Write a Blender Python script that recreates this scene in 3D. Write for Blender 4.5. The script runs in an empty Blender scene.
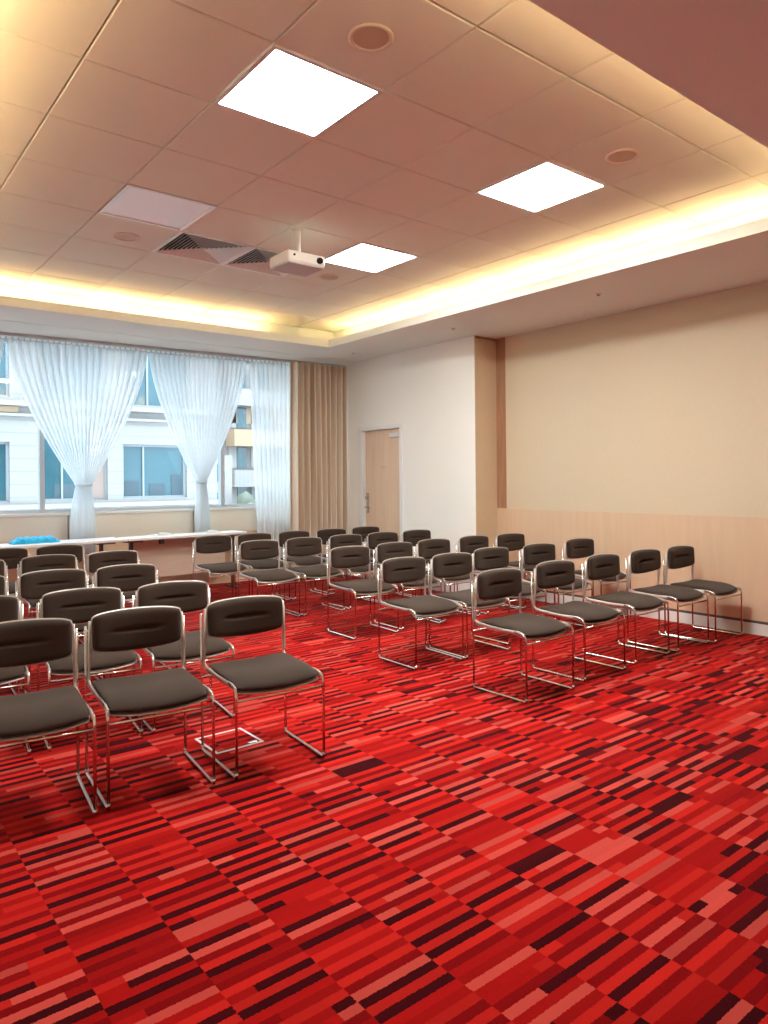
import bpy, bmesh, math, random
from mathutils import Vector, Matrix
random.seed(7)
C = bpy.context.scene.collection
PI = math.pi

# ------------------------------------------------------------------ materials
def nodes(name):
    m = bpy.data.materials.new(name); m.use_nodes = True
    nt = m.node_tree
    return m, nt, nt.nodes['Principled BSDF']
def N(nt, t, **kw):
    n = nt.nodes.new(t)
    for k, v in kw.items(): setattr(n, k, v)
    return n
def math_n(nt, op, a, b=None, c=None):
    n = N(nt, 'ShaderNodeMath', operation=op)
    for i, x in enumerate((a, b, c)):
        if x is None: continue
        if isinstance(x, (int, float)): n.inputs[i].default_value = x
        else: nt.links.new(x, n.inputs[i])
    return n.outputs[0]
def plain(name, col, rough=0.6, metal=0.0, noise=0.0, nscale=8.0, bump=0.0, bscale=200.0, sheen=0.0, spec=0.5, emis=None, estr=0):
    m, nt, b = nodes(name)
    b.inputs['Base Color'].default_value = (*col, 1)
    b.inputs['Roughness'].default_value = rough
    b.inputs['Metallic'].default_value = metal
    b.inputs['Specular IOR Level'].default_value = spec
    if sheen:
        b.inputs['Sheen Weight'].default_value = sheen
        b.inputs['Sheen Roughness'].default_value = 0.5; b.inputs['Sheen Tint'].default_value = (1, .86, .76, 1)
    if emis:
        b.inputs['Emission Color'].default_value = (*emis, 1)
        b.inputs['Emission Strength'].default_value = estr
    tc = N(nt, 'ShaderNodeTexCoord')
    if noise:
        no = N(nt, 'ShaderNodeTexNoise'); no.inputs['Scale'].default_value = nscale; no.inputs['Detail'].default_value = 4
        nt.links.new(tc.outputs['Object'], no.inputs['Vector'])
        mx = N(nt, 'ShaderNodeMix', data_type='RGBA')
        mx.inputs['A'].default_value = (*[c * (1 - noise) for c in col], 1)
        mx.inputs['B'].default_value = (*[min(1, c * (1 + noise)) for c in col], 1)
        nt.links.new(no.outputs['Fac'], mx.inputs['Factor'])
        nt.links.new(mx.outputs['Result'], b.inputs['Base Color'])
    if bump:
        n2 = N(nt, 'ShaderNodeTexNoise'); n2.inputs['Scale'].default_value = bscale
        nt.links.new(tc.outputs['Object'], n2.inputs['Vector'])
        bp = N(nt, 'ShaderNodeBump'); bp.inputs['Strength'].default_value = bump; bp.inputs['Distance'].default_value = 0.002
        nt.links.new(n2.outputs['Fac'], bp.inputs['Height'])
        nt.links.new(bp.outputs['Normal'], b.inputs['Normal'])
    return m
def wood(name, c1, c2, rough=0.45, stretch=(9, 9, 0.7), panel=0.0):
    m, nt, b = nodes(name)
    g = N(nt, 'ShaderNodeNewGeometry')
    mp = N(nt, 'ShaderNodeMapping'); mp.inputs['Scale'].default_value = stretch
    nt.links.new(g.outputs['Position'], mp.inputs['Vector'])
    no = N(nt, 'ShaderNodeTexNoise'); no.inputs['Scale'].default_value = 3; no.inputs['Detail'].default_value = 6
    no.inputs['Distortion'].default_value = 0.6
    nt.links.new(mp.outputs['Vector'], no.inputs['Vector'])
    r = N(nt, 'ShaderNodeValToRGB')
    r.color_ramp.elements[0].position = 0.3; r.color_ramp.elements[0].color = (*c1, 1)
    r.color_ramp.elements[1].position = 0.7; r.color_ramp.elements[1].color = (*c2, 1)
    nt.links.new(no.outputs['Fac'], r.inputs['Fac'])
    nt.links.new(r.outputs['Color'], b.inputs['Base Color'])
    b.inputs['Roughness'].default_value = rough
    return m
def wallpaper(name, col, amp=0.035):
    m, nt, b = nodes(name)
    g = N(nt, 'ShaderNodeNewGeometry')
    outs = []
    for sc in ((40, 40, 220), (160, 160, 14)):
        mp = N(nt, 'ShaderNodeMapping'); mp.inputs['Scale'].default_value = sc
        nt.links.new(g.outputs['Position'], mp.inputs['Vector'])
        no = N(nt, 'ShaderNodeTexNoise'); no.inputs['Scale'].default_value = 1.0; no.inputs['Detail'].default_value = 2
        nt.links.new(mp.outputs['Vector'], no.inputs['Vector']); outs.append(no.outputs['Fac'])
    s = math_n(nt, 'ADD', outs[0], outs[1]); s = math_n(nt, 'MULTIPLY', s, 0.5)
    mx = N(nt, 'ShaderNodeMix', data_type='RGBA')
    mx.inputs['A'].default_value = (*[c * (1 - 3 * amp) for c in col], 1)
    mx.inputs['B'].default_value = (*[min(1, c * (1 + 3 * amp)) for c in col], 1)
    nt.links.new(s, mx.inputs['Factor']); nt.links.new(mx.outputs['Result'], b.inputs['Base Color'])
    b.inputs['Roughness'].default_value = 0.8
    b.inputs['Specular IOR Level'].default_value = 0.2
    return m
def carpet():
    m, nt, b = nodes('carpet')
    g = N(nt, 'ShaderNodeNewGeometry'); sx = N(nt, 'ShaderNodeSeparateXYZ'); nt.links.new(g.outputs['Position'], sx.inputs[0])
    # slightly fuzzy strip borders
    nz = N(nt, 'ShaderNodeTexNoise'); nz.inputs['Scale'].default_value = 130; nz.inputs['Detail'].default_value = 1
    nt.links.new(g.outputs['Position'], nz.inputs['Vector'])
    wob = math_n(nt, 'MULTIPLY', math_n(nt, 'SUBTRACT', nz.outputs['Fac'], 0.5), 0.008)
    X = math_n(nt, 'ADD', sx.outputs['X'], wob); Y = math_n(nt, 'ADD', sx.outputs['Y'], wob)
    xs = math_n(nt, 'DIVIDE', math_n(nt, 'ADD', X, 20 - 0.633 + 0.275 * 4 - 0.175), 0.275)
    col = math_n(nt, 'FLOOR', xs); fx = math_n(nt, 'FRACT', xs)
    ys = math_n(nt, 'DIVIDE', math_n(nt, 'ADD', Y, 20), 0.0345)
    row = math_n(nt, 'FLOOR', ys)
    def wn(a, bb, off):
        cb = N(nt, 'ShaderNodeCombineXYZ'); nt.links.new(a, cb.inputs[0]); nt.links.new(bb, cb.inputs[1])
        if isinstance(off, float): cb.inputs[2].default_value = off
        else: nt.links.new(off, cb.inputs[2])
        w = N(nt, 'ShaderNodeTexWhiteNoise', noise_dimensions='3D'); nt.links.new(cb.outputs[0], w.inputs['Vector'])
        return w.outputs['Value']
    r1 = wn(col, row, 3.7)
    # split point: 45 % no split, else 0.3 / 0.5 / 0.7
    rp = N(nt, 'ShaderNodeValToRGB'); rp.color_ramp.interpolation = 'CONSTANT'
    e = rp.color_ramp.elements; e[0].position = 0; e[0].color = (.3,)*3 + (1,); e[1].position = 0.12; e[1].color = (.55,)*3 + (1,)
    n = e.new(0.24); n.color = (.75,)*3 + (1,)
    n = e.new(0.36); n.color = (1, 1, 1, 1)
    nt.links.new(r1, rp.inputs['Fac'])
    sub = math_n(nt, 'GREATER_THAN', fx, math_n(nt, 'MULTIPLY', rp.outputs['Color'], 1.01))
    r2 = wn(col, row, math_n(nt, 'ADD', math_n(nt, 'MULTIPLY', sub, 5.3), 11.1))
    BR, MI, DK, MA, PK = (0.48, 0.014, 0.009), (0.33, 0.005, 0.004), (0.21, 0.002, 0.003), (0.045, 0.0012, 0.003), (0.53, 0.062, 0.045)
    def ramp(pal):
        cr = N(nt, 'ShaderNodeValToRGB'); cr.color_ramp.interpolation = 'CONSTANT'; e = cr.color_ramp.elements
        e[0].position = 0; e[0].color = (*pal[0][1], 1); e[1].position = pal[1][0]; e[1].color = (*pal[1][1], 1)
        for p, c in pal[2:]:
            q = e.new(p); q.color = (*c, 1)
        nt.links.new(r2, cr.inputs['Fac']); return cr.outputs['Color']
    ca = ramp([(0, BR), (0.52, MI), (0.72, PK), (0.95, MA)])
    cb_ = ramp([(0, MA), (0.33, DK), (0.66, MI), (0.93, PK)])
    par = math_n(nt, 'MODULO', math_n(nt, 'ADD', row, col), 2.0)
    cm = N(nt, 'ShaderNodeMix', data_type='RGBA'); nt.links.new(par, cm.inputs['Factor']); nt.links.new(ca, cm.inputs['A']); nt.links.new(cb_, cm.inputs['B'])
    # pile speckle
    sp = N(nt, 'ShaderNodeTexNoise'); sp.inputs['Scale'].default_value = 420; sp.inputs['Detail'].default_value = 2
    nt.links.new(g.outputs['Position'], sp.inputs['Vector'])
    k = math_n(nt, 'ADD', math_n(nt, 'MULTIPLY', sp.outputs['Fac'], 0.5), 0.75)
    k = math_n(nt, 'MULTIPLY', k, math_n(nt, 'ADD', math_n(nt, 'MULTIPLY', wn(col, row, math_n(nt, 'ADD', sub, 31.7)), 0.36), 0.82))
    mx = N(nt, 'ShaderNodeMix', data_type='RGBA', blend_type='MULTIPLY'); mx.inputs['Factor'].default_value = 1
    nt.links.new(cm.outputs['Result'], mx.inputs['A']); nt.links.new(k, mx.inputs['B'])
    nt.links.new(mx.outputs['Result'], b.inputs['Base Color'])
    b.inputs['Roughness'].default_value = 0.95; b.inputs['Specular IOR Level'].default_value = 0.04
    b.inputs['Sheen Weight'].default_value = 0.20; b.inputs['Sheen Roughness'].default_value = 0.3
    b.inputs['Sheen Tint'].default_value = (1, 0.45, 0.4, 1)
    bp = N(nt, 'ShaderNodeBump'); bp.inputs['Strength'].default_value = 0.4; bp.inputs['Distance'].default_value = 0.003
    nt.links.new(sp.outputs['Fac'], bp.inputs['Height']); nt.links.new(bp.outputs['Normal'], b.inputs['Normal'])
    return m
def sheer():
    m, nt, b = nodes('sheer_voile'); nt.nodes.remove(b)
    out = nt.nodes['Material Output']
    t = N(nt, 'ShaderNodeBsdfTransparent'); d = N(nt, 'ShaderNodeBsdfDiffuse'); l = N(nt, 'ShaderNodeBsdfTranslucent')
    d.inputs['Color'].default_value = (0.82, 0.84, 0.85, 1); l.inputs['Color'].default_value = (0.78, 0.82, 0.84, 1)
    a = N(nt, 'ShaderNodeMixShader'); a.inputs[0].default_value = 0.62
    nt.links.new(d.outputs[0], a.inputs[1]); nt.links.new(l.outputs[0], a.inputs[2])
    # folds seen edge-on let less through (a real voile property)
    lw = N(nt, 'ShaderNodeLayerWeight'); lw.inputs['Blend'].default_value = 0.35
    f = math_n(nt, 'ADD', math_n(nt, 'MULTIPLY', lw.outputs['Facing'], 0.30), 0.76)
    f = math_n(nt, 'MINIMUM', f, 0.97)
    x = N(nt, 'ShaderNodeMixShader'); nt.links.new(f, x.inputs[0])
    nt.links.new(t.outputs[0], x.inputs[1]); nt.links.new(a.outputs[0], x.inputs[2])
    nt.links.new(x.outputs[0], out.inputs['Surface'])
    return m
def pane_glass():
    m, nt, b = nodes('clear_pane'); nt.nodes.remove(b)
    out = nt.nodes['Material Output']
    t = N(nt, 'ShaderNodeBsdfTransparent'); t.inputs['Color'].default_value = (0.94, 0.98, 0.985, 1)
    g = N(nt, 'ShaderNodeBsdfGlossy'); g.inputs['Roughness'].default_value = 0.02
    x = N(nt, 'ShaderNodeMixShader'); x.inputs[0].default_value = 0.05
    nt.links.new(t.outputs[0], x.inputs[1]); nt.links.new(g.outputs[0], x.inputs[2]); nt.links.new(x.outputs[0], out.inputs['Surface'])
    return m
def drape_mat():
    m, nt, b = nodes('beige_drape')
    tc = N(nt, 'ShaderNodeNewGeometry')
    mp = N(nt, 'ShaderNodeMapping'); mp.inputs['Scale'].default_value = (9, 9, 0.25)
    nt.links.new(tc.outputs['Position'], mp.inputs['Vector'])
    no = N(nt, 'ShaderNodeTexNoise'); no.inputs['Scale'].default_value = 1; no.inputs['Detail'].default_value = 3
    nt.links.new(mp.outputs['Vector'], no.inputs['Vector'])
    r = N(nt, 'ShaderNodeValToRGB')
    r.color_ramp.elements[0].position = .35; r.color_ramp.elements[0].color = (0.66, 0.50, 0.34, 1)
    r.color_ramp.elements[1].position = .65; r.color_ramp.elements[1].color = (0.92, 0.80, 0.64, 1)
    nt.links.new(no.outputs['Fac'], r.inputs['Fac']); nt.links.new(r.outputs['Color'], b.inputs['Base Color'])
    b.inputs['Roughness'].default_value = .85
    return m
def stone_mat():
    m, nt, b = nodes('facade_stone')
    g = N(nt, 'ShaderNodeNewGeometry'); s = N(nt, 'ShaderNodeSeparateXYZ'); nt.links.new(g.outputs['Position'], s.inputs[0])
    f = math_n(nt, 'FRACT', math_n(nt, 'MULTIPLY', s.outputs['Z'], 3.6))
    j = math_n(nt, 'LESS_THAN', f, 0.07)
    mx = N(nt, 'ShaderNodeMix', data_type='RGBA'); mx.inputs['A'].default_value = (0.225, 0.225, 0.222, 1); mx.inputs['B'].default_value = (0.165, 0.172, 0.176, 1)
    nt.links.new(j, mx.inputs['Factor']); nt.links.new(mx.outputs['Result'], b.inputs['Base Color'])
    b.inputs['Roughness'].default_value = .8
    return m

M = {}
M['carpet'] = carpet()
M['tile'] = plain('ceiling_tile', (0.80, 0.80, 0.68), .85, noise=.03, nscale=3, bump=.15, bscale=300, spec=.2)
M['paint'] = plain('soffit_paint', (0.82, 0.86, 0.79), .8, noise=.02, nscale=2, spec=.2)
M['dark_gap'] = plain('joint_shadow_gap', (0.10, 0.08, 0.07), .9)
M['white_wall'] = plain('white_wall_paint', (0.92, 0.90, 0.82), .7, noise=.012, nscale=3, bump=.06, bscale=120)
M['paper'] = wallpaper('beige_wallpaper', (0.67, 0.55, 0.385))
M['paper_tan'] = wallpaper('tan_wallpaper', (0.70, 0.51, 0.33))
M['brown_trim'] = wood('wall_step_brown', (0.34, 0.17, 0.09), (0.42, 0.22, 0.12))
M['wain'] = wood('wainscot_veneer', (0.66, 0.45, 0.285), (0.70, 0.49, 0.32), .45, (5, 5, .5))
M['doorwood'] = wood('door_veneer', (0.74, 0.53, 0.36), (0.80, 0.60, 0.42), .45, (6, 6, .5))
M['base'] = plain('baseboard_white', (0.78, 0.76, 0.70), .45)
M['frame_white'] = plain('white_frame_lacquer', (0.84, 0.83, 0.79), .4)
M['cream'] = plain('cream_panel', (0.80, 0.76, 0.64), .6, noise=.05, nscale=2)
M['sheer'] = sheer(); M['pane'] = pane_glass(); M['drape'] = drape_mat()
M['alu'] = plain('pale_aluminium', (0.55, 0.62, 0.66), .35, .4)
M['track'] = plain('curtain_track', (0.55, 0.53, 0.52), .4, .5)
M['panel_on'] = plain('lit_diffuser', (0.9, 0.9, 0.88), .5, emis=(0.94, 1.0, 1.0), estr=34)
M['panel_off'] = plain('unlit_diffuser', (0.93, 0.96, 0.98), .3, noise=.02, nscale=30)
M['panel_frame'] = plain('panel_frame_metal', (0.80, 0.77, 0.72), .35, .3)
M['tube'] = plain('warm_tube', (1, .9, .7), .5, emis=(1.0, 0.66, 0.35), estr=16)
M['tube_off'] = plain('dead_tube', (0.85, 0.82, 0.75), .4)
M['spk'] = plain('speaker_grille', (0.62, 0.48, 0.33), .6)
M['spk_ring'] = plain('speaker_ring', (0.76, 0.66, 0.55), .5)
M['louvre'] = plain('diffuser_blade', (0.90, 0.90, 0.88), .45)
M['duct'] = plain('duct_black', (0.03, 0.025, 0.02), .9)
M['proj'] = plain('projector_shell', (0.82, 0.76, 0.66), .35)
M['proj_under'] = plain('projector_underside', (0.55, 0.52, 0.50), .5)
M['lens'] = plain('lens_glass', (0.02, 0.02, 0.022), .08)
M['chrome'] = plain('chair_chrome', (0.72, 0.67, 0.62), .16, 1.0)
M['shell'] = plain('satin_chair_edge', (0.56, 0.49, 0.43), .35, .55)
M['fabric'] = plain('brown_chair_fabric', (0.047, 0.030, 0.021), .9, noise=.15, nscale=250, bump=.5, bscale=500, sheen=.16, spec=.15)
M['black'] = plain('black_rubber', (0.012, 0.011, 0.01), .6)
M['pan'] = plain('chair_underside', (0.16, 0.13, 0.12), .6)
M['table_top'] = plain('white_laminate', (0.84, 0.82, 0.78), .3)
M['table_wood'] = wood('table_panel_wood', (0.66, 0.50, 0.37), (0.72, 0.56, 0.42), .5, (.6, .6, 8))
M['dark_metal'] = plain('dark_bracket_metal', (0.10, 0.08, 0.07), .4, .6)
M['cyan'] = plain('cyan_cloth', (0.015, 0.46, 0.76), .7, noise=.08, nscale=20)
M['paperw'] = plain('pale_paper', (0.70, 0.76, 0.80), .6)
M['steel'] = plain('handle_steel', (0.62, 0.58, 0.54), .25, 1.0)
M['stone'] = stone_mat()
M['teal'] = plain('teal_glass', (0.019, 0.075, 0.100), .08, noise=.35, nscale=.7)
M['fframe'] = plain('facade_window_frame', (0.20, 0.24, 0.26), .5)
M['blind'] = plain('rose_blind', (0.20, 0.15, 0.13), .7)
M['dark_int'] = plain('office_furniture_dark', (0.03, 0.06, 0.08), .6)
M['white_ext'] = plain('white_render', (0.25, 0.25, 0.248), .8)
M['cream_ext'] = plain('cream_render', (0.30, 0.22, 0.145), .8, noise=.05, nscale=1)
M['greybrown'] = plain('grey_brown_render', (0.15, 0.14, 0.135), .8, noise=.1, nscale=2)
M['street'] = plain('asphalt', (0.18, 0.18, 0.18), .9, noise=.1, nscale=1)
M['bush'] = plain('bush_leaf', (0.10, 0.12, 0.09), .8, noise=.4, nscale=3)

# ------------------------------------------------------------------ mesh helpers
def obj(name, bm, mat, parent=None, smooth=False):
    me = bpy.data.meshes.new(name); bm.normal_update(); bm.to_mesh(me); bm.free()
    me.materials.append(M[mat] if isinstance(mat, str) else mat)
    if smooth:
        for p in me.polygons: p.use_smooth = True
    o = bpy.data.objects.new(name, me); C.objects.link(o)
    if parent: o.parent = parent
    return o
def B(): return bmesh.new()
def box(bm, x0, x1, y0, y1, z0, z1, bev=0):
    r = bmesh.ops.create_cube(bm, size=1)
    for v in r['verts']:
        v.co = Vector(((x0 + x1) / 2 + v.co.x * (x1 - x0), (y0 + y1) / 2 + v.co.y * (y1 - y0), (z0 + z1) / 2 + v.co.z * (z1 - z0)))
    if bev:
        es = list({e for v in r['verts'] for e in v.link_edges})
        bmesh.ops.bevel(bm, geom=es, offset=bev, segments=2, affect='EDGES', profile=.5)
    return bm
def hbox(x0, x1, y0, y1, z0, z1, bev=0): return box(B(), x0, x1, y0, y1, z0, z1, bev)
def round_path(pts, r, seg=4):
    out = [Vector(pts[0])]
    for i in range(1, len(pts) - 1):
        p = Vector(pts[i]); a = (Vector(pts[i - 1]) - p); c = (Vector(pts[i + 1]) - p)
        rr = min(r, a.length * .49, c.length * .49)
        s = p + a.normalized() * rr; e = p + c.normalized() * rr
        for k in range(seg + 1):
            t = k / seg
            out.append(s * (1 - t) ** 2 + p * 2 * t * (1 - t) + e * t * t)
    out.append(Vector(pts[-1])); return out
def tube(bm, pts, r, seg=8, flat=None, up=Vector((0, 0, 1))):
    """round (or flattened: flat=(a,b)) section swept along pts"""
    pts = [Vector(p) for p in pts]; rings = []
    side0 = None
    for i, p in enumerate(pts):
        d = (pts[min(i + 1, len(pts) - 1)] - pts[max(i - 1, 0)]).normalized()
        if side0 is None:
            side0 = d.cross(up)
            if side0.length < .05: side0 = d.cross(Vector((1, 0, 0)))
        s = (side0 - d * side0.dot(d)).normalized(); side0 = s; u = s.cross(d)
        a, b2 = flat if flat else (r, r)
        rings.append([bm.verts.new(p + s * math.cos(2 * PI * k / seg) * a + u * math.sin(2 * PI * k / seg) * b2) for k in range(seg)])
    for i in range(len(rings) - 1):
        for k in range(seg):
            bm.faces.new((rings[i][k], rings[i][(k + 1) % seg], rings[i + 1][(k + 1) % seg], rings[i + 1][k]))
    bm.faces.new(rings[0][::-1]); bm.faces.new(rings[-1]); return bm
def cyl(bm, x, y, z0, z1, r, seg=24, r2=None):
    m = Matrix.Translation((x, y, (z0 + z1) / 2))
    bmesh.ops.create_cone(bm, cap_ends=True, segments=seg, radius1=r, radius2=r if r2 is None else r2, depth=z1 - z0, matrix=m); return bm
def thing(name, label, cat, loc=(0, 0, 0), rz=0, group=None):
    o = bpy.data.objects.new(name, None); C.objects.link(o); o.empty_display_size = .1
    o.location = loc; o.rotation_euler = (0, 0, rz); o['label'] = label; o['category'] = cat
    if group: o['group'] = group
    return o
def tag(o, label, cat, group=None):
    o['label'] = label; o['category'] = cat
    if group: o['group'] = group
    return o
def struct(name, bm, mat, label=None, parent=None, smooth=False):
    o = obj(name, bm, mat, parent, smooth)
    if parent is None:
        o['kind'] = 'structure'
        if label: o['label'] = label
    return o
def dup(root, loc, rz, label, group=None):
    r = root.copy(); C.objects.link(r); r.location = loc; r.rotation_euler = (0, 0, rz); r['label'] = label
    if group: r['group'] = group
    for ch in list(root.children):
        c = ch.copy(); C.objects.link(c); c.parent = r
        for g in ch.children:
            d = g.copy(); C.objects.link(d); d.parent = c
    return r

# ------------------------------------------------------------------ room
ZS, ZC = 3.171, 3.455              # soffit and tiled ceiling heights
XW, XR = 6.292, 6.675              # white wall (left part) and papered wall (right part)
YP = 6.14                          # where the white wall steps back
XL, YB = -1.0, -2.6
LX0, LX1, LY0, LY1 = 0.54, 5.30, 1.71, 7.82   # edge of the raised tiled field
def wy(x): return 9.5 - (x - 1.65) * 0.3 / 4.642    # window wall line

struct('floor', hbox(XL - .1, XR + .1, YB - .1, 9.9, -.2, 0), 'carpet', 'red striped carpet floor of the meeting room')
# walls
struct('wall_right', box(box(B(), XR, XR + .15, YB, YP + .02, 1.062, ZS + .6), XR, XR + .15, YB, YP + .02, -.2, 0.1), 'paper', 'beige papered right wall')
struct('wainscot', hbox(XR - .004, XR + .12, YB, YP, .125, 1.062), 'wain', 'pale wood wainscot on the right wall').name = 'trim_1'
struct('trim_2', hbox(XR - .002, XR + .13, YB, YP, .100, .125), 'dark_gap', 'dark shadow gap above the baseboard')
struct('baseboard_right', hbox(XR - .018, XR + .1, YB, YP, 0, .100), 'base', 'white baseboard of the right wall')
bm = B()
DY0, DY1, DZ = 7.57, 8.41, 2.14      # door opening
box(bm, XW, XW + .5, YP + .004, DY0 - .06, 0, ZS + .6); box(bm, XW, XW + .5, DY1 + .06, 9.6, 0, ZS + .6); box(bm, XW, XW + .5, DY0 - .06, DY1 + .06, DZ + .06, ZS + .6)
struct('wall_far', bm, 'white_wall', 'white wall with the wooden door').name = 'wall_door_side'
struct('wall_return', hbox(XW + .002, XR + .15, YP, YP + .03, 0, ZS + .1), 'paper_tan', 'tan papered return of the stepped wall')
struct('trim_3', hbox(XR - .006, XR + .05, YP - .15, YP - .001, 1.065, ZS), 'brown_trim', 'brown vertical strip standing in for the shadowy recess at the wall step')  # brown colour stands in for the shade of a recess beside the step
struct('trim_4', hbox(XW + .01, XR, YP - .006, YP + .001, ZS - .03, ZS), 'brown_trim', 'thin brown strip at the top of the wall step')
struct('wall_left', hbox(XL - .15, XL, YB, 9.9, 0, ZS + .6), 'white_wall', 'white left wall')
struct('wall_back', hbox(XL, XR, YB - .15, YB, 0, ZS + .6), 'white_wall', 'white back wall')

def slab_on_wall(bm, x0, x1, off0, off1, z0, z1):
    """box following the slightly skewed window wall; off = distance in front of (negative) or behind the wall line"""
    vs = []
    for z in (z0, z1):
        for x, o in ((x0, off0), (x1, off0), (x1, off1), (x0, off1)):
            vs.append(bm.verts.new((x, wy(x) + o, z)))
    for f in ((0, 3, 2, 1), (4, 5, 6, 7), (0, 1, 5, 4), (1, 2, 6, 5), (2, 3, 7, 6), (3, 0, 4, 7)): bm.faces.new([vs[i] for i in f])
    return bm
SILL = 1.055
bm = B(); slab_on_wall(bm, XL - .1, XW + .4, .0, .25, 0, .72)
struct('wall_window_side', bm, 'wain', 'wood panelled lower part of the window wall')
bm = B()
for a, b in ((XL - .1, .10), (.115, 2.465), (2.48, 4.06), (4.075, 5.7), (5.715, XW + .4)): slab_on_wall(bm, a, b, -.01, .25, .722, SILL - .03)
struct('trim_5', bm, 'cream', 'cream panels below the window sill')
bm = B(); slab_on_wall(bm, XL - .1, XW + .4, .01, .24, .722, SILL - .03)
struct('trim_6', bm, 'dark_gap', 'dark joints between the cream panels')
bm = B(); slab_on_wall(bm, XL - .1, XW + .4, .0, .25, 3.16, ZS + .6)
struct('trim_7', bm, 'white_wall', 'wall strip above the window')
# window
win = bpy.data.objects.new('window_1', None); C.objects.link(win); win['kind'] = 'structure'; win['label'] = 'wide window behind the sheer curtains'
bm = B(); slab_on_wall(bm, XL - .1, XW + .4, -.035, .2, SILL - .028, SILL + .002); struct('window_sill', bm, 'frame_white', parent=win)
bm = B(); slab_on_wall(bm, XL, XW, .03, .10, SILL + .002, SILL + .045); slab_on_wall(bm, XL, XW, .03, .10, 3.12, 3.16)
for x in (-.15, 2.19, 4.51): slab_on_wall(bm, x - .028, x + .028, .02, .11, SILL + .04, 3.13)
struct('window_frame', bm, 'alu', parent=win)
xs = [XL, -.178, -.122, 2.162, 2.218, 4.482, 4.538, XW]
for k in range(0, 8, 2):
    bm = B(); slab_on_wall(bm, xs[k], xs[k + 1], .06, .066, SILL + .045, 3.12); struct('window_pane', bm, 'pane', parent=win)

# door
door = bpy.data.objects.new('door_1', None); C.objects.link(door); door['kind'] = 'structure'; door['label'] = 'pale wooden door with steel lever in a white frame'
bm = B()
for (a, b, z0, z1) in ((DY0 - .06, DY0, 0, DZ + .06), (DY1, DY1 + .11, 0, DZ + .06), (DY0, DY1, DZ, DZ + .06)): box(bm, XW - .022, XW + .14, a, b, z0, z1, .004)
box(bm, XW + .05, XW + .14, DY0 - .02, DY1 + .02, DZ - .02, DZ + .02)
struct('door_frame', bm, 'frame_white', parent=door)
struct('door_leaf', hbox(XW + .035, XW + .08, DY0 + .004, DY1 - .006, .006, DZ - .006, .002), 'doorwood', parent=door)
struct('door_plate', hbox(XW + .027, XW + .035, 8.325, 8.385, .95, 1.24, .003), 'steel', parent=door)
bm = B(); tube(bm, round_path([(XW + .035, 8.355, 1.03), (XW - .03, 8.355, 1.03), (XW - .03, 8.23, 1.02)], .02), .010)
tube(bm, [(XW + .035, 8.355, 1.17), (XW - .005, 8.355, 1.17)], .022, 12)
struct('door_handle', bm, 'steel', parent=door, smooth=True)
struct('door_closer', hbox(XW - .005, XW + .034, 7.60, 7.80, 2.02, 2.08, .005), 'panel_frame', parent=door)
struct('door_plaque', hbox(XW + .031, XW + .035, 7.93, 8.03, 1.60, 1.615), 'shell', parent=door)

# ceiling: tiles with open joints under a dark void
G = .66; GX, GY = 1.020, 3.571
bm = B(); skip = {(1, -1), (4, -1), (1, 2), (4, 2), (2, 3), (3, 3)}
CX0, CX1, CY0, CY1 = LX0 - .30, LX1 + .30, LY0 - .30, LY1 + .30
for i in range(-3, 9):
    for j in range(-5, 9):
        if (i, j) in skip: continue
        x0, x1 = max(GX + i * G + .0025, CX0), min(GX + (i + 1) * G - .0025, CX1)
        y0, y1 = max(GY + j * G + .0025, CY0), min(GY + (j + 1) * G - .0025, CY1)
        if x1 - x0 < .02 or y1 - y0 < .02: continue
        b2 = .006
        lo = [bm.verts.new((x, y, ZC)) for x, y in ((x0 + b2, y0 + b2), (x0 + b2, y1 - b2), (x1 - b2, y1 - b2), (x1 - b2, y0 + b2))]
        hi = [bm.verts.new((x, y, ZC + .006)) for x, y in ((x0, y0), (x0, y1), (x1, y1), (x1, y0))]
        tp = [bm.verts.new((x, y, ZC + .02)) for x, y in ((x0, y0), (x0, y1), (x1, y1), (x1, y0))]
        bm.faces.new(lo)
        for k in range(4):
            bm.faces.new((lo[k], hi[k], hi[(k + 1) % 4], lo[(k + 1) % 4])); bm.faces.new((hi[k], tp[k], tp[(k + 1) % 4], hi[(k + 1) % 4]))
struct('ceiling', bm, 'tile', 'raised tiled ceiling field')
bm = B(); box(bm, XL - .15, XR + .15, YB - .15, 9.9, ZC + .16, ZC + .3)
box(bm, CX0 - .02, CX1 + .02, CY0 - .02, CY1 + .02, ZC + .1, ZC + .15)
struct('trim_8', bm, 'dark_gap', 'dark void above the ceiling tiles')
# soffit ring + cove trough
bm = B(); T = .03
SEAM = 8.53
L = .018; ZL = ZS + .095
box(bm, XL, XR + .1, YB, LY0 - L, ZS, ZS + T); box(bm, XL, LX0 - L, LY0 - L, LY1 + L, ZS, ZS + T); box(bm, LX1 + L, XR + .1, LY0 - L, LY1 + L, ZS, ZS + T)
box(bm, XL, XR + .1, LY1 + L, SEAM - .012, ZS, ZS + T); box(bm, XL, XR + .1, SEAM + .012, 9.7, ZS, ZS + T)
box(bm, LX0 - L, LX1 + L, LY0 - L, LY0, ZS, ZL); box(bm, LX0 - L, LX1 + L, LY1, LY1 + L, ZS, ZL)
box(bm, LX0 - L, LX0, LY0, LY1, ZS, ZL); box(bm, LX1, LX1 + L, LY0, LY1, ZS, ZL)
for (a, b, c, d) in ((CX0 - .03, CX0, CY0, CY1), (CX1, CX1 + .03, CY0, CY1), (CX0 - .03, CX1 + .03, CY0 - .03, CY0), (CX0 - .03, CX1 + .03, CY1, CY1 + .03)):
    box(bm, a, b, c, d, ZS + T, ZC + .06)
struct('trim_9', bm, 'paint', 'painted soffit around the raised ceiling with cove lip')
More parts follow.
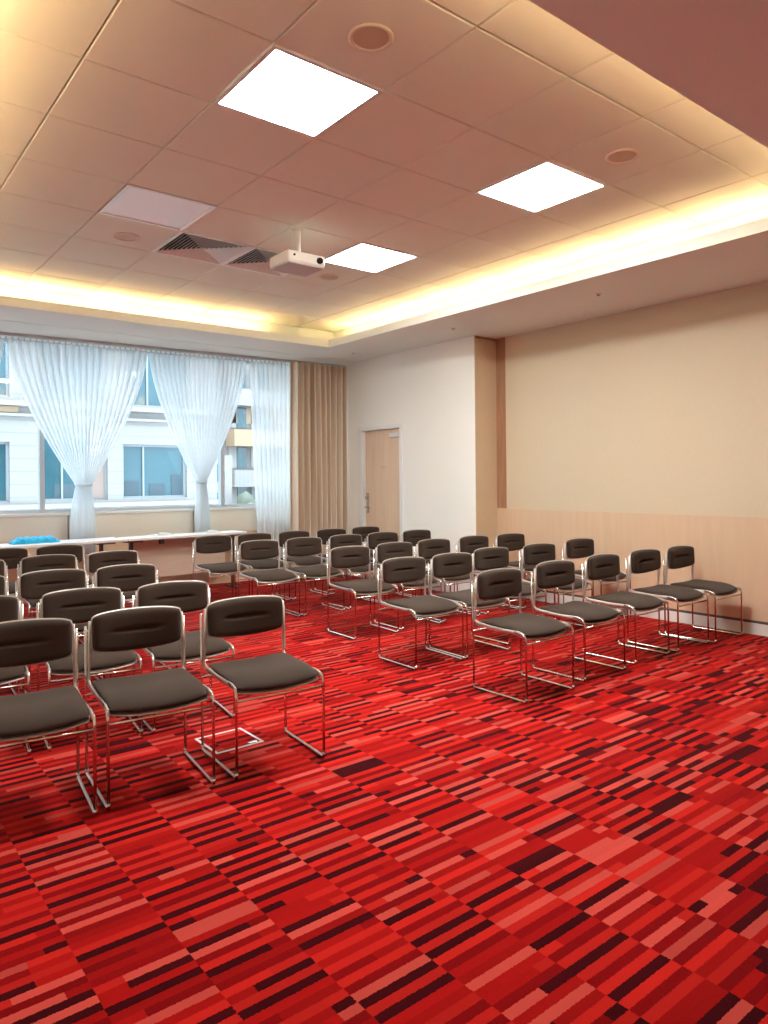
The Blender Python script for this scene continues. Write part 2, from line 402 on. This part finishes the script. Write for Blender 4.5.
struct('trim_10', hbox(XL, XR, SEAM - .03, SEAM + .03, ZS + T, ZS + T + .01), 'dark_gap', 'dark slot in the soffit before the window')

# cove tubes
def cove_tube(x0, y0, x1, y1, lit, label):
    c = ((x0 + x1) / 2, (y0 + y1) / 2); ax = (x1 - x0, y1 - y0); ln = math.hypot(*ax)
    t = thing('cove_tube_light', label, 'light', (c[0], c[1], ZS + T), math.atan2(ax[1], ax[0]), 'cove lights around the raised ceiling')
    obj('tube_holder', box(B(), -ln / 2, ln / 2, -.02, .02, 0, .018), 'frame_white', t)
    obj('tube', tube(B(), [(-ln / 2 + .02, 0, .032), (ln / 2 - .02, 0, .032)], .012, 10), 'tube' if lit else 'tube_off', t, True)
def cove_run(p, q, n, dead, where):
    for k in range(n):
        a = k / n; b = (k + 1) / n
        f = lambda t: (p[0] + (q[0] - p[0]) * t, p[1] + (q[1] - p[1]) * t)
        lit = k not in dead
        cove_tube(*f(a + .006), *f(b - .006), lit, ('warm cove tube hidden above the %s edge of the raised ceiling' if lit else 'unlit cove tube above the %s edge of the raised ceiling') % where)
o_ = .13
cove_run((LX0, LY1 + o_), (LX1 + .02, LY1 + o_), 6, {5}, 'window side')
cove_run((LX1 + o_, LY0), (LX1 + o_, LY1), 10, set(), 'right')
cove_run((LX0, LY0 - o_), (LX1, LY0 - o_), 8, set(), 'near')
cove_run((LX0 - o_, LY0), (LX0 - o_, LY1), 10, set(), 'left')

# light panels
def light_panel(i, j, lit, label):
    x, y = GX + (i + .5) * G, GY + (j + .5) * G
    t = thing('ceiling_light_panel', label, 'ceiling light', (x, y, ZC), 0, 'square ceiling light panels')
    h = G / 2 - .004; w = .024; bm = B()
    for a in ((-h, h, -h, -h + w), (-h, h, h - w, h), (-h, -h + w, -h + w, h - w), (h - w, h, -h + w, h - w)): box(bm, *a, -.006, .03, 0)
    obj('panel_frame', bm, 'panel_frame', t)
    obj('diffuser', box(B(), -h + w, h - w, -h + w, h - w, .000, .012), 'panel_on' if lit else 'panel_off', t)
light_panel(1, -1, True, 'lit square ceiling panel nearest the camera, the largest bright one')
light_panel(4, -1, True, 'lit square ceiling panel on the right side near the papered wall')
light_panel(4, 2, True, 'lit square ceiling panel right beside the projector')
light_panel(1, 2, False, 'unlit pale ceiling panel left of the air diffusers')

# speakers
def speaker(x, y, label, r=.105):
    t = thing('ceiling_speaker', label, 'speaker', (x, y, ZC), 0, 'round ceiling speakers')
    bm = B()
    seg = 32; prof = [(r, 0.002), (r, -.006), (r - .012, -.010), (r - .02, -.004), (r - .02, .002)]
    rings = [[bm.verts.new((math.cos(2 * PI * k / seg) * a, math.sin(2 * PI * k / seg) * a, z)) for k in range(seg)] for a, z in prof]
    for q in range(len(rings) - 1):
        for k in range(seg): bm.faces.new((rings[q][k], rings[q][(k + 1) % seg], rings[q + 1][(k + 1) % seg], rings[q + 1][k]))
    obj('ring', bm, 'spk_ring', t, True)
    obj('grille', cyl(B(), 0, 0, -.003, .001, r - .019, 32), 'spk', t)
speaker(2.01, 2.60, 'round ceiling speaker nearest the camera, beside the largest lit panel')
speaker(4.00, 2.60, 'round ceiling speaker on the right, near the cove edge')
speaker(2.03, 5.95, 'round ceiling speaker beyond the unlit panel')
speaker(4.03, 5.93, 'round ceiling speaker behind the projector')
# sprinklers
for (x, y, lab) in ((5.80, 7.95, 'small sprinkler head in the soffit nearest the beige curtain'), (5.80, 6.0, 'small sprinkler head in the soffit above the white wall'), (5.82, 4.05, 'small sprinkler head in the soffit above the papered wall')):
    t = thing('sprinkler_head', lab, 'sprinkler', (x, y, ZS), 0, 'sprinkler heads in the soffit')
    obj('collar', cyl(B(), 0, 0, -.006, 0, .028, 20), 'spk_ring', t)
    bm = B(); cyl(bm, 0, 0, -.016, -.006, .008, 10); cyl(bm, 0, 0, -.019, -.016, .016, 12); obj('nozzle', bm, 'steel', t)

# air diffusers (four-way louvres)
def diffuser(i, j, label):
    x, y = GX + (i + .5) * G, GY + (j + .5) * G
    t = thing('air_diffuser', label, 'vent', (x, y, ZC), 0, 'square air diffusers beside the projector')
    h = G / 2 - .003; bm = B(); w = .022
    for a in ((-h, h, -h, -h + w), (-h, h, h - w, h), (-h, -h + w, -h + w, h - w), (h - w, h, -h + w, h - w)): box(bm, *a, -.004, .02)
    obj('frame', bm, 'louvre', t)
    bm = B(); n = 10
    for k in range(n):
        a0 = (h - w) * (1 - k / n); a1 = a0 - .010          # each blade ring slopes outwards and down
        z0, z1 = .000, .016
        th = .0025
        for (ra, za, rb, zb) in ((a0, z0, a1, z1), (a0 - th, z0, a1 - th, z1)):
            v0 = [bm.verts.new((sx * ra, sy * ra, za)) for sx, sy in ((-1, -1), (1, -1), (1, 1), (-1, 1))]
            v1 = [bm.verts.new((sx * max(rb, .002), sy * max(rb, .002), zb)) for sx, sy in ((-1, -1), (1, -1), (1, 1), (-1, 1))]
            for q in range(4): bm.faces.new((v0[q], v0[(q + 1) % 4], v1[(q + 1) % 4], v1[q]))
    obj('louvre_blades', bm, 'louvre', t)
    obj('duct_box', hbox(-h + .01, h - .01, -h + .01, h - .01, .060, .068), 'duct', t)
diffuser(2, 3, 'square louvred air diffuser next to the unlit panel')
diffuser(3, 3, 'square louvred air diffuser partly behind the projector')

# projector
t = thing('ceiling_projector', 'white ceiling projector hanging on a short pole, lens facing the room', 'projector', (3.07, 4.97, 3.13), 0)
bm = B(); box(bm, -.175, .175, -.15, .15, .012, .105, .018); obj('body', bm, 'proj', t)
obj('underside', hbox(-.165, .165, -.14, .14, .003, .014, .004), 'proj_under', t)
bm = B(); bmesh.ops.create_cone(bm, cap_ends=True, segments=24, radius1=.028, radius2=.024, depth=.02, matrix=Matrix.Translation((.115, -.155, .058)) @ Matrix.Rotation(PI / 2, 4, 'X'))
obj('lens', bm, 'lens', t)
bm = B(); bmesh.ops.create_cone(bm, cap_ends=True, segments=16, radius1=.009, radius2=.009, depth=.01, matrix=Matrix.Translation((-.12, -.152, .066)) @ Matrix.Rotation(PI / 2, 4, 'X'))
obj('sensor', bm, 'lens', t)
obj('mount_pole', cyl(B(), 0, .0, .125, ZC - 3.13, .03, 20), 'proj', t, False)
bm = B(); cyl(bm, 0, 0, .104, .126, .045, 20); obj('mount_bracket', bm, 'proj_under', t)
obj('ceiling_plate', cyl(B(), 0, 0, ZC - 3.13 - .012, ZC - 3.13, .045, 24), 'louvre', t)

# ------------------------------------------------------------------ curtains
def wline(x, off): return wy(x) - off
def curtain_bm(top, tie, bottom, n, amp, off, power=1.5, rows=46, cols=240, seed=0):
    """top=(x0,x1,z) tie=(x0,x1,z) or None  bottom=(x0,x1,z); pleated sheet with thickness-less voile"""
    rnd = random.Random(seed); ph = [rnd.uniform(-.5, .5) for _ in range(n + 2)]
    bm = B(); grid = []
    for r in range(rows + 1):
        z = top[2] + (bottom[2] - top[2]) * r / rows
        if tie is None:
            t = r / rows; a = top[0] + (bottom[0] - top[0]) * t; b = top[1] + (bottom[1] - top[1]) * t
        elif z >= tie[2]:
            t = (z - tie[2]) / (top[2] - tie[2]); f = 1 - (1 - t) ** power
            a = tie[0] + (top[0] - tie[0]) * f; b = tie[1] + (top[1] - tie[1]) * f
        else:
            t = (tie[2] - z) / (tie[2] - bottom[2]); f = math.sin(min(1, t * 1.6) * PI / 2)
            a = tie[0] + (bottom[0] - tie[0]) * f; b = tie[1] + (bottom[1] - tie[1]) * f
        w = (b - a) / (top[1] - top[0]); line = []
        for c in range(cols + 1):
            u = c / cols; x = a + (b - a) * u
            k = u * n; i = int(min(k, n - 1)); fr = k - i
            ampl = amp * (0.35 + .65 * min(1, w * 1.2)) * (1 + .45 * ph[i])
            y = ampl * math.sin(2 * PI * fr + .5 * math.sin(3 * (1 - r / rows) + i)) + .012 * math.sin(7 * u + 2 * r / rows)
            if w < .5: y += .06 * (1 - w / .5) * -math.sqrt(max(0, 1 - (2 * u - 1) ** 2))
            line.append(bm.verts.new((x, wline(x, off) + y, z)))
        grid.append(line)
    for r in range(rows):
        for c in range(cols): bm.faces.new((grid[r][c], grid[r][c + 1], grid[r + 1][c + 1], grid[r + 1][c]))
    return bm
def tieback(bm, x, z, off, w):
    pts = [(x + math.cos(a) * w, wline(x, off) - .05 + math.sin(a) * w * .8 + .03, z + .006 * math.sin(a)) for a in [2 * PI * k / 24 for k in range(25)]]
    return tube(bm, pts, .01, 6, flat=(.004, .016))
c1 = thing('sheer_curtain', 'wide white sheer curtain tied back above the cyan cloth end of the table', 'curtain', (0, 0, 0), 0, 'white sheer curtains at the window')
obj('voile', curtain_bm((1.76, 3.38, 3.10), (2.50, 2.68, 1.40), (2.43, 2.72, .55), 20, .026, .26, seed=1), 'sheer', c1, True)
obj('tieback', tieback(B(), 2.59, 1.40, .26, .095), 'sheer', c1, True)
c2 = thing('sheer_curtain', 'white sheer curtain tied back in the middle of the window', 'curtain', (0, 0, 0), 0, 'white sheer curtains at the window')
obj('voile', curtain_bm((3.41, 4.77, 3.10), (4.02, 4.16, 1.42), (4.01, 4.21, .55), 20, .024, .22, seed=2), 'sheer', c2, True)
obj('tieback', tieback(B(), 4.09, 1.42, .22, .075), 'sheer', c2, True)
c3 = thing('sheer_curtain', 'white sheer curtain hanging straight beside the beige drape', 'curtain', (0, 0, 0), 0, 'white sheer curtains at the window')
obj('voile', curtain_bm((4.78, 5.42, 3.10), None, (4.90, 5.40, .30), 9, .024, .27, seed=3), 'sheer', c3, True)
c0 = thing('sheer_curtain', 'white sheer curtain cut off by the left edge of the photo', 'curtain', (0, 0, 0), 0, 'white sheer curtains at the window')
obj('voile', curtain_bm((.2, 1.74, 3.10), (.88, 1.06, 1.40), (.83, 1.08, .55), 20, .026, .26, seed=4), 'sheer', c0, True)
obj('tieback', tieback(B(), .97, 1.40, .26, .095), 'sheer', c0, True)
o = obj('beige_drape', curtain_bm((5.37, 6.27, 3.128), None, (5.36, 6.27, .02), 10, .07, .38, cols=260, seed=5), 'drape', None, True)
tag(o, 'floor-length pleated beige drape in the corner by the door', 'curtain')
bm = B(); slab_on_wall(bm, XL, XW - .005, -.31, -.23, 3.135, ZS - .001)
t = obj('curtain_track', bm, 'track'); tag(t, 'long grey curtain track under the soffit along the window', 'curtain track')
bm = B()
for k in range(64):
    x = 1.3 + k * .064
    slab_on_wall(bm, x, x + .012, -.275, -.255, 3.100, 3.136)
obj('curtain_hooks', bm, 'track', t)

# ------------------------------------------------------------------ chairs
def cushion(W, H, nu, nv, f):
    """closed pad; f(u,v,side) -> position, side 1 front / -1 back"""
    bm = B(); G2 = []
    for side in (1, -1):
        g = []
        for j in range(nv + 1):
            v = -1 + 2 * j / nv; v = math.copysign(1 - (1 - abs(v)) ** 1.5, v)
            row = []
            for i in range(nu + 1):
                u = -1 + 2 * i / nu; u = math.copysign(1 - (1 - abs(u)) ** 1.5, u)
                if side == -1 and (i in (0, nu) or j in (0, nv)): row.append(G2[0][j][i])
                else: row.append(bm.verts.new(f(u, v, side)))
            g.append(row)
        G2.append(g)
    for s, g in enumerate(G2):
        for j in range(nv):
            for i in range(nu):
                q = (g[j][i], g[j][i + 1], g[j + 1][i + 1], g[j + 1][i])
                bm.faces.new(q if s == 0 else q[::-1])
    bmesh.ops.recalc_face_normals(bm, faces=bm.faces)
    return bm
def puff(u, v, p=7): return (1 - abs(u) ** p) ** .5 * (1 - abs(v) ** p) ** .5
def back_f(grow=0, th_f=.034, th_b=.010, shift=0, crease=True):
    def f(u, v, side):
        W = .222 + grow; Hh = .084 + grow
        x = W * u * (1 - .035 * abs(v) ** 8)
        z = Hh * v * (1 - .10 * abs(u) ** 9)
        if v < 0: z += -.022 * (1 - u * u) * (-v)
        else: z += .010 * (1 - u * u) * v
        base = .238 + shift - .040 * u * u + .10 * z * .35
        p = puff(u, v, 9)
        if side == 1:
            y = base - th_f * p
            if crease:
                cw = max(0, 1 - (abs(u) / .54) ** 4)
                y += .024 * math.exp(-((z - .002) / .0075) ** 2) * cw
        else: y = base + th_b * p
        return (x, y, .676 + z)
    return f
def seat_f(grow=0, up=.032, down=.026, dz=0):
    def f(u, v, side):
        # v=-1 front, v=1 rear
        W = .233 + grow
        x = W * u * (1 - .05 * max(0, -v) ** 6 - .05 * max(0, v) ** 6)
        yf = -.240 - grow + .026 * abs(u) ** 2.5        # bowed front edge
        yr = .195 + grow
        y = yf + (yr - yf) * (v + 1) / 2
        z = .430 + dz + .014 * u * u
        q = max(0, (-v - .15) / .85)
        z += -.026 * q * q                               # waterfall front
        z += .010 * max(0, v) ** 2
        p = puff(u, v, 4)
        if side == 1: z += up * p
        else: z -= down * p
        return (x, y, z)
    return f
SX = .241                                   # half width of the frame
def chair_parts(t):
    obj('seat', cushion(1, 1, 18, 18, seat_f()), 'fabric', t, True)
    obj('seat_shell', cushion(1, 1, 14, 14, seat_f(.003, .004, .020, -.020)), 'shell', t, True)
    obj('backrest', cushion(1, 1, 22, 40, back_f()), 'fabric', t, True)
    obj('backrest_shell', cushion(1, 1, 16, 12, back_f(.005, .004, .016, .006, False)), 'shell', t, True)
    for s in (-1, 1):
        x = s * SX
        # front leg, bending back at the top into the flat seat rail
        obj('leg', tube(B(), round_path([(x, -.238, .03), (x, -.238, .424), (x * .98, -.14, .432)], .04, 4), .0075, 8), 'chrome', t, True)
        obj('seat_rail', tube(B(), [(x * (.985 - .015 * math.sin(k / 9 * PI)), -.226 + .43 * k / 9, (.418 if k == 0 else .431) - .008 * math.sin(k / 9 * PI) + .006 * (k / 9)) for k in range(10)],
                              .01, 8, flat=(.006, .013)), 'shell', t, True)
        obj('back_post', tube(B(), round_path([(x * .975, .17, .436), (x * .975, .222, .45), (x * .965, .212, .56), (x * .955, .214, .735)], .05, 4), .008, 8, flat=(.0065, .010)), 'shell', t, True)
        obj('leg', tube(B(), round_path([(x * 1.025, .222, .03), (x * 1.025, .225, .40), (x * 1.02, .234, .71)], .05, 3), .007, 8), 'chrome', t, True)
        r = obj('runner', tube(B(), round_path([(x, -.238, .036), (x, -.238, .012), (x * 1.025, .222, .012), (x * 1.025, .222, .036)], .03, 4), .0085, 8), 'chrome', t, True)
        for y in (-.15, .15):
            obj('glide', hbox(x * 1.02 - .010, x * 1.02 + .010, y - .018, y + .018, .0, .010), 'black', r)
    obj('stretcher', tube(B(), [(-SX, -.236, .368), (SX, -.236, .368)], .006, 8), 'chrome', t, True)
    obj('stretcher', tube(B(), [(-SX * 1.04, .222, .385), (SX * 1.04, .222, .385)], .006, 8), 'chrome', t, True)
D = math.radians
RW = ['front', 'second', 'third', 'fourth', 'last']
ORD = ['first', 'second', 'third', 'fourth', 'fifth']
chairs = []
right = [([(3.80, 3.52), (4.50, 3.58), (5.18, 3.62), (5.80, 3.61), (6.325, 3.57)], 0), ([(3.81, 4.58), (4.34, 4.56), (4.96, 4.68), (5.60, 4.64), (6.36, 4.72)], -2),
         ([(4.07, 5.70), (4.66, 5.74), (5.22, 5.76), (5.84, 5.77), (6.40, 5.72)], -2), ([(3.78, 6.97), (4.33, 6.95), (4.92, 6.97), (5.47, 6.96), (6.03, 6.97)], -3),
         ([(3.705, 7.96), (4.24, 7.94), (4.79, 7.92), (5.37, 7.93), (5.96, 7.96)], -3)]
for r, (ps, a) in enumerate(right):
    for k, (x, y) in enumerate(ps):
        side = ('leftmost', 'second from the left', 'middle', 'fourth from the left', 'rightmost')[k]
        lab = 'brown padded chrome chair, %s in the %s row of the right block' % (side, RW[r])
        chairs.append((x, y, D(a + random.uniform(-1, 1)), lab, 'chairs in the right block'))
left = [([(.765, 3.76), (1.305, 3.73), (1.89, 3.67)], -5.5), ([(.72, 4.72), (1.29, 4.64), (1.83, 4.55)], -7), ([(.85, 5.80), (1.40, 5.78), (1.93, 5.74)], -3),
        ([(1.07, 7.0), (1.66, 7.0), (2.22, 6.97)], -2), ([(.9, 8.0), (1.475, 8.02), (2.01, 8.02)], -2)]
for r, (ps, a) in enumerate(left):
    for k, (x, y) in enumerate(ps):
        if r == 4 and k == 0: continue
        side = ('', 'middle', 'rightmost')[k] if r < 4 else ('', 'left', 'right')[k]
        lab = 'brown padded chrome chair, %s one in the %s row of the left block' % (side, RW[r])
        if k == 0: lab = 'brown padded chrome chair at the left photo edge in the %s row' % RW[r]
        chairs.append((x, y, D(a + random.uniform(-1, 1)), lab, 'chairs in the left block'))
first = None
for (x, y, rz, lab, grp) in chairs:
    # (x, y) is the point under the backrest: shift to the chair's centre
    kk = .977 if 'left' in grp else .99
    x *= kk; y *= kk
    cx, cy = x + math.sin(rz) * .24, y - math.cos(rz) * .24
    if first is None:
        first = thing('stacking_chair', lab, 'chair', (cx, cy, 0), rz, grp); chair_parts(first)
        for ch in [q_ for c_ in first.children for q_ in (c_, *c_.children)]: ch.data.transform(Matrix.Diagonal((.98, 1.0, 1.026, 1)))
    else: dup(first, (cx, cy, 0), rz, lab, grp)

# ------------------------------------------------------------------ tables
def table(x0, x1, y0, y1, dep, label, panel, feet):
    ln = math.hypot(x1 - x0, y1 - y0); a = math.atan2(y1 - y0, x1 - x0)
    t = thing('side_table', label, 'table', (x0, y0, 0), a, 'white topped tables along the window')
    obj('tabletop', hbox(0, ln, 0, dep, .722, .752, .004), 'table_top', t)
    for fx in feet:
        bm = B(); box(bm, fx - .018, fx + .018, dep / 2 - .02, dep / 2 + .02, .012, .70); box(bm, fx - .02, fx + .02, .03, dep - .03, 0, .022)
        box(bm, fx - .10, fx + .10, .05, dep - .05, .700, .7215)
        obj('leg', bm, 'dark_metal', t)
    if panel: obj('modesty_panel', hbox(panel[0], panel[1], dep - .06, dep - .04, .22, .700), 'table_wood', t)
    return t
T1 = table(.45, 2.92, 8.43, 8.60, .46, 'white topped table under the window carrying the cyan cloth', None, (.25, 1.85, 2.25))
T2 = table(2.935, 4.55, 8.602, 8.70, .36, 'white topped table with wood front panel under the window', (.12, 1.45), (.10, 1.50))
bm = B(); box(bm, 3.33, 3.39, 8.60, 8.625, .655, .715)
tag(obj('cable_socket', hbox(3.33, 3.385, 8.640, 8.680, .665, .7215, .004), 'black'), 'small black socket box hanging under the white table edge', 'socket')
# cyan cloth
bm = B(); nx, ny = 44, 10; gg = []
rnd = random.Random(3)
for j in range(ny + 1):
    row = []
    for i in range(nx + 1):
        u = i / nx; v = j / ny
        e = min(1, 6 * min(u, 1 - u)) ** .5 * (math.sin(PI * v) ** .4 if 0 < v < 1 else 0)
        z = .754 + e * (.062 + .012 * math.sin(u * 38 + 2 * v) + .008 * math.sin(u * 77 + v * 9))
        row.append(bm.verts.new((1.70 + .50 * u + .012 * math.sin(9 * v), 8.70 + .03 * u + .24 * v + .012 * math.sin(21 * u), z)))
    gg.append(row)
for j in range(ny):
    for i in range(nx): bm.faces.new((gg[j][i], gg[j][i + 1], gg[j + 1][i + 1], gg[j + 1][i]))
r = bmesh.ops.extrude_face_region(bm, geom=list(bm.faces))
for v in [g for g in r['geom'] if isinstance(g, bmesh.types.BMVert)]: v.co.z = .7525
bmesh.ops.recalc_face_normals(bm, faces=bm.faces)
tag(obj('folded_cloth', bm, 'cyan', None, True), 'bright cyan crumpled cloth lying on the white table', 'cloth')
for (x, y, lab) in ((3.44, 8.86, 'small pale pad on the white table between the two tied curtains'), (4.10, 8.88, 'small pale pad on the white table below the second tied curtain')):
    t = thing('paper_pad', lab, 'paper pad', (x, y, .7525), .06, 'pale pads on the table')
    bm = B(); box(bm, -.13, .13, -.07, .07, 0, .012, .002); obj('sheets', bm, 'paperw', t)
    bm = B(); box(bm, -.05, .07, -.03, .04, .0125, .032, .004); obj('note_block', bm, 'base', t)

# floor box
t = thing('floor_box', 'square white framed floor socket lid in the carpet under a left block chair', 'floor box', (1.785, 3.645, 0), 0)
bm = B(); h = .14; w = .012
for a in ((-h, h, -h, -h + w), (-h, h, h - w, h), (-h, -h + w, -h + w, h - w), (h - w, h, -h + w, h - w)): box(bm, *a, 0, .004)
obj('frame', bm, 'frame_white', t)
obj('lid', hbox(-h + w, h - w, -h + w, h - w, 0, .002), 'carpet', t)
obj('latch', hbox(.06, .11, -.118, -.098, .0022, .006, .001), 'steel', t)

# ------------------------------------------------------------------ outside
FY = 17.0
fb = thing('office_building', 'white stone office building with teal windows across the street', 'building', (0, FY, 0))
wins = [(1.2, 3.29, 3.27, 4.6), (1.2, 3.28, 1.0, 2.31), (3.88, 5.33, 1.02, 2.74), (5.68, 7.25, 1.04, 2.32), (5.80, 7.35, 3.22, 4.6), (3.88, 5.33, 3.25, 4.6), (-2.2, .6, 1.0, 2.31), (-2.2, .6, 3.27, 4.6)]
bm = B()
def wallrects(x0, x1, z0, z1, holes):
    xs = sorted({x0, x1, *[h[0] for h in holes], *[h[1] for h in holes]}); zs = sorted({z0, z1, *[h[2] for h in holes], *[h[3] for h in holes]})
    for a, b in zip(xs, xs[1:]):
        for c, d in zip(zs, zs[1:]):
            mx, mz = (a + b) / 2, (c + d) / 2
            if any(h[0] < mx < h[1] and h[2] < mz < h[3] for h in holes): continue
            box(bm, a, b, 0, .4, c, d)
wallrects(-8, 8.05, -8, 5.2, wins)
obj('wall', bm, 'stone', fb)
bm = B()
for z, d, h in ((3.08, .22, .10), (2.86, .12, .06), (.86, .14, .10)): box(bm, -8, 8.05, -d, .0, z, z + h)
obj('ledge', bm, 'white_ext', fb)
obj('cornice_band', hbox(-8, 3.45, -.06, 0, 2.94, 3.07), 'cream_ext', fb)
for (x0, x1, z0, z1) in wins:
    f = B(); w = .05
    box(f, x0, x1, .10, .18, z0, z0 + w); box(f, x0, x1, .10, .18, z1 - w, z1); box(f, x0, x0 + w, .10, .18, z0 + w, z1 - w); box(f, x1 - w, x1, .10, .18, z0 + w, z1 - w)
    m = x0 + (x1 - x0) * .33; box(f, m - .02, m + .02, .10, .18, z0 + w, z1 - w)
    fr = obj('window', f, 'fframe', fb)
    obj('pane', hbox(x0 + w, x1 - w, .15, .17, z0 + w, z1 - w), 'teal', fr)
obj('blind', hbox(4.96, 5.27, .08, .095, 1.06, 2.66), 'blind', fb)
bm = B()
for (a, b, z) in ((5.75, 6.1, 1.45), (6.35, 6.75, 1.38), (6.9, 7.2, 1.6), (4.2, 4.8, 1.4), (1.6, 2.6, 1.45)): box(bm, a, b, .135, .148, 1.09, z)
obj('office_furniture', bm, 'dark_int', fb)

AY = 36.0
ab = thing('apartment_building', 'distant cream and grey apartment block with white balconies', 'building', (0, AY, 0))
bm = B(); box(bm, 12.5, 26, 0, 6, -8, 14); obj('wall', bm, 'greybrown', ab)
for z in (-1.0, 1.25, 3.45, 5.65):
    k = obj('balcony', hbox(17.6, 21.5, -1.0, 0, z - .15, z + .75), 'white_ext' if z != 3.45 else 'cream_ext', ab)
for z in (-.1, 2.15, 4.35, 6.5):
    for x in (18.25, 19.6):
        obj('window', hbox(x, x + .55, -.06, 0, z, z + 1.2), 'teal', ab)
        obj('shutter', hbox(x - .5, x - .05, -.05, 0, z, z + 1.2), 'white_ext', ab)
obj('cladding', hbox(17.55, 22, -.05, -.001, 4.6, 6.0), 'cream_ext', ab)
ab2 = thing('apartment_building', 'pale low building with dark windows beyond the street corner', 'building', (0, 30, 0))
obj('wall', hbox(12.2, 14.95, 0, 5, -8, 2.6), 'white_ext', ab2)
for z in (.1, 1.4):
    for x in (12.5, 13.2, 13.9): obj('window', hbox(x, x + .4, -.05, 0, z, z + .8), 'teal', ab2)
bm = B()
for k in range(30):
    bmesh.ops.create_icosphere(bm, subdivisions=1, radius=random.uniform(.3, .6), matrix=Matrix.Translation((15 + random.uniform(0, 5), 29 + random.uniform(-.5, .5), random.uniform(-1.0, 1.0))))
tag(obj('roof_garden_bush', bm, 'bush', None, True), 'grey green bushes in front of the distant apartment block', 'bush')
bm = B(); box(bm, 15.2, 20.5, 27.5, 29.9, -8, -1.2); tag(obj('garden_terrace', bm, 'white_ext'), 'pale terrace wall carrying the distant bushes', 'terrace')
o = obj('street_ground', hbox(-40, 60, 10.2, 80, -8.3, -8), 'street'); o['kind'] = 'structure'; o['label'] = 'street far below the window'

# ------------------------------------------------------------------ light, world, camera
w = bpy.data.worlds.new('sky'); bpy.context.scene.world = w; w.use_nodes = True
bg = w.node_tree.nodes['Background']; bg.inputs['Color'].default_value = (0.80, 0.90, 1.0, 1); bg.inputs['Strength'].default_value = 3.0
sun = bpy.data.lights.new('sun', 'SUN'); sun.energy = .4; sun.angle = .05; sun.color = (1, .97, .93)
so = bpy.data.objects.new('sun', sun); C.objects.link(so); so.rotation_euler = (D(48), 0, D(-20))

cam = bpy.data.cameras.new('camera'); co = bpy.data.objects.new('camera', cam); C.objects.link(co)
co.location = (0, 0, 1.433); co.rotation_euler = (PI / 2, 0, -.6707)
ROLL = -.009
co.rotation_mode = 'QUATERNION'
q = Matrix.Rotation(-.6707, 4, 'Z') @ Matrix.Rotation(PI / 2, 4, 'X') @ Matrix.Rotation(ROLL, 4, 'Z')
co.rotation_quaternion = q.to_quaternion()
cam.sensor_fit = 'HORIZONTAL'; cam.sensor_width = 36; cam.lens = 718.57 / 768 * 36
cam.shift_x = 0; cam.shift_y = -32.5 / 768
cam.clip_start = .05; cam.clip_end = 300
s = bpy.context.scene; s.camera = co
s.view_settings.view_transform = 'Standard'; s.view_settings.look = 'None'; s.view_settings.gamma = 1; s.view_settings.use_curve_mapping = False
s.view_settings.exposure = 1.15
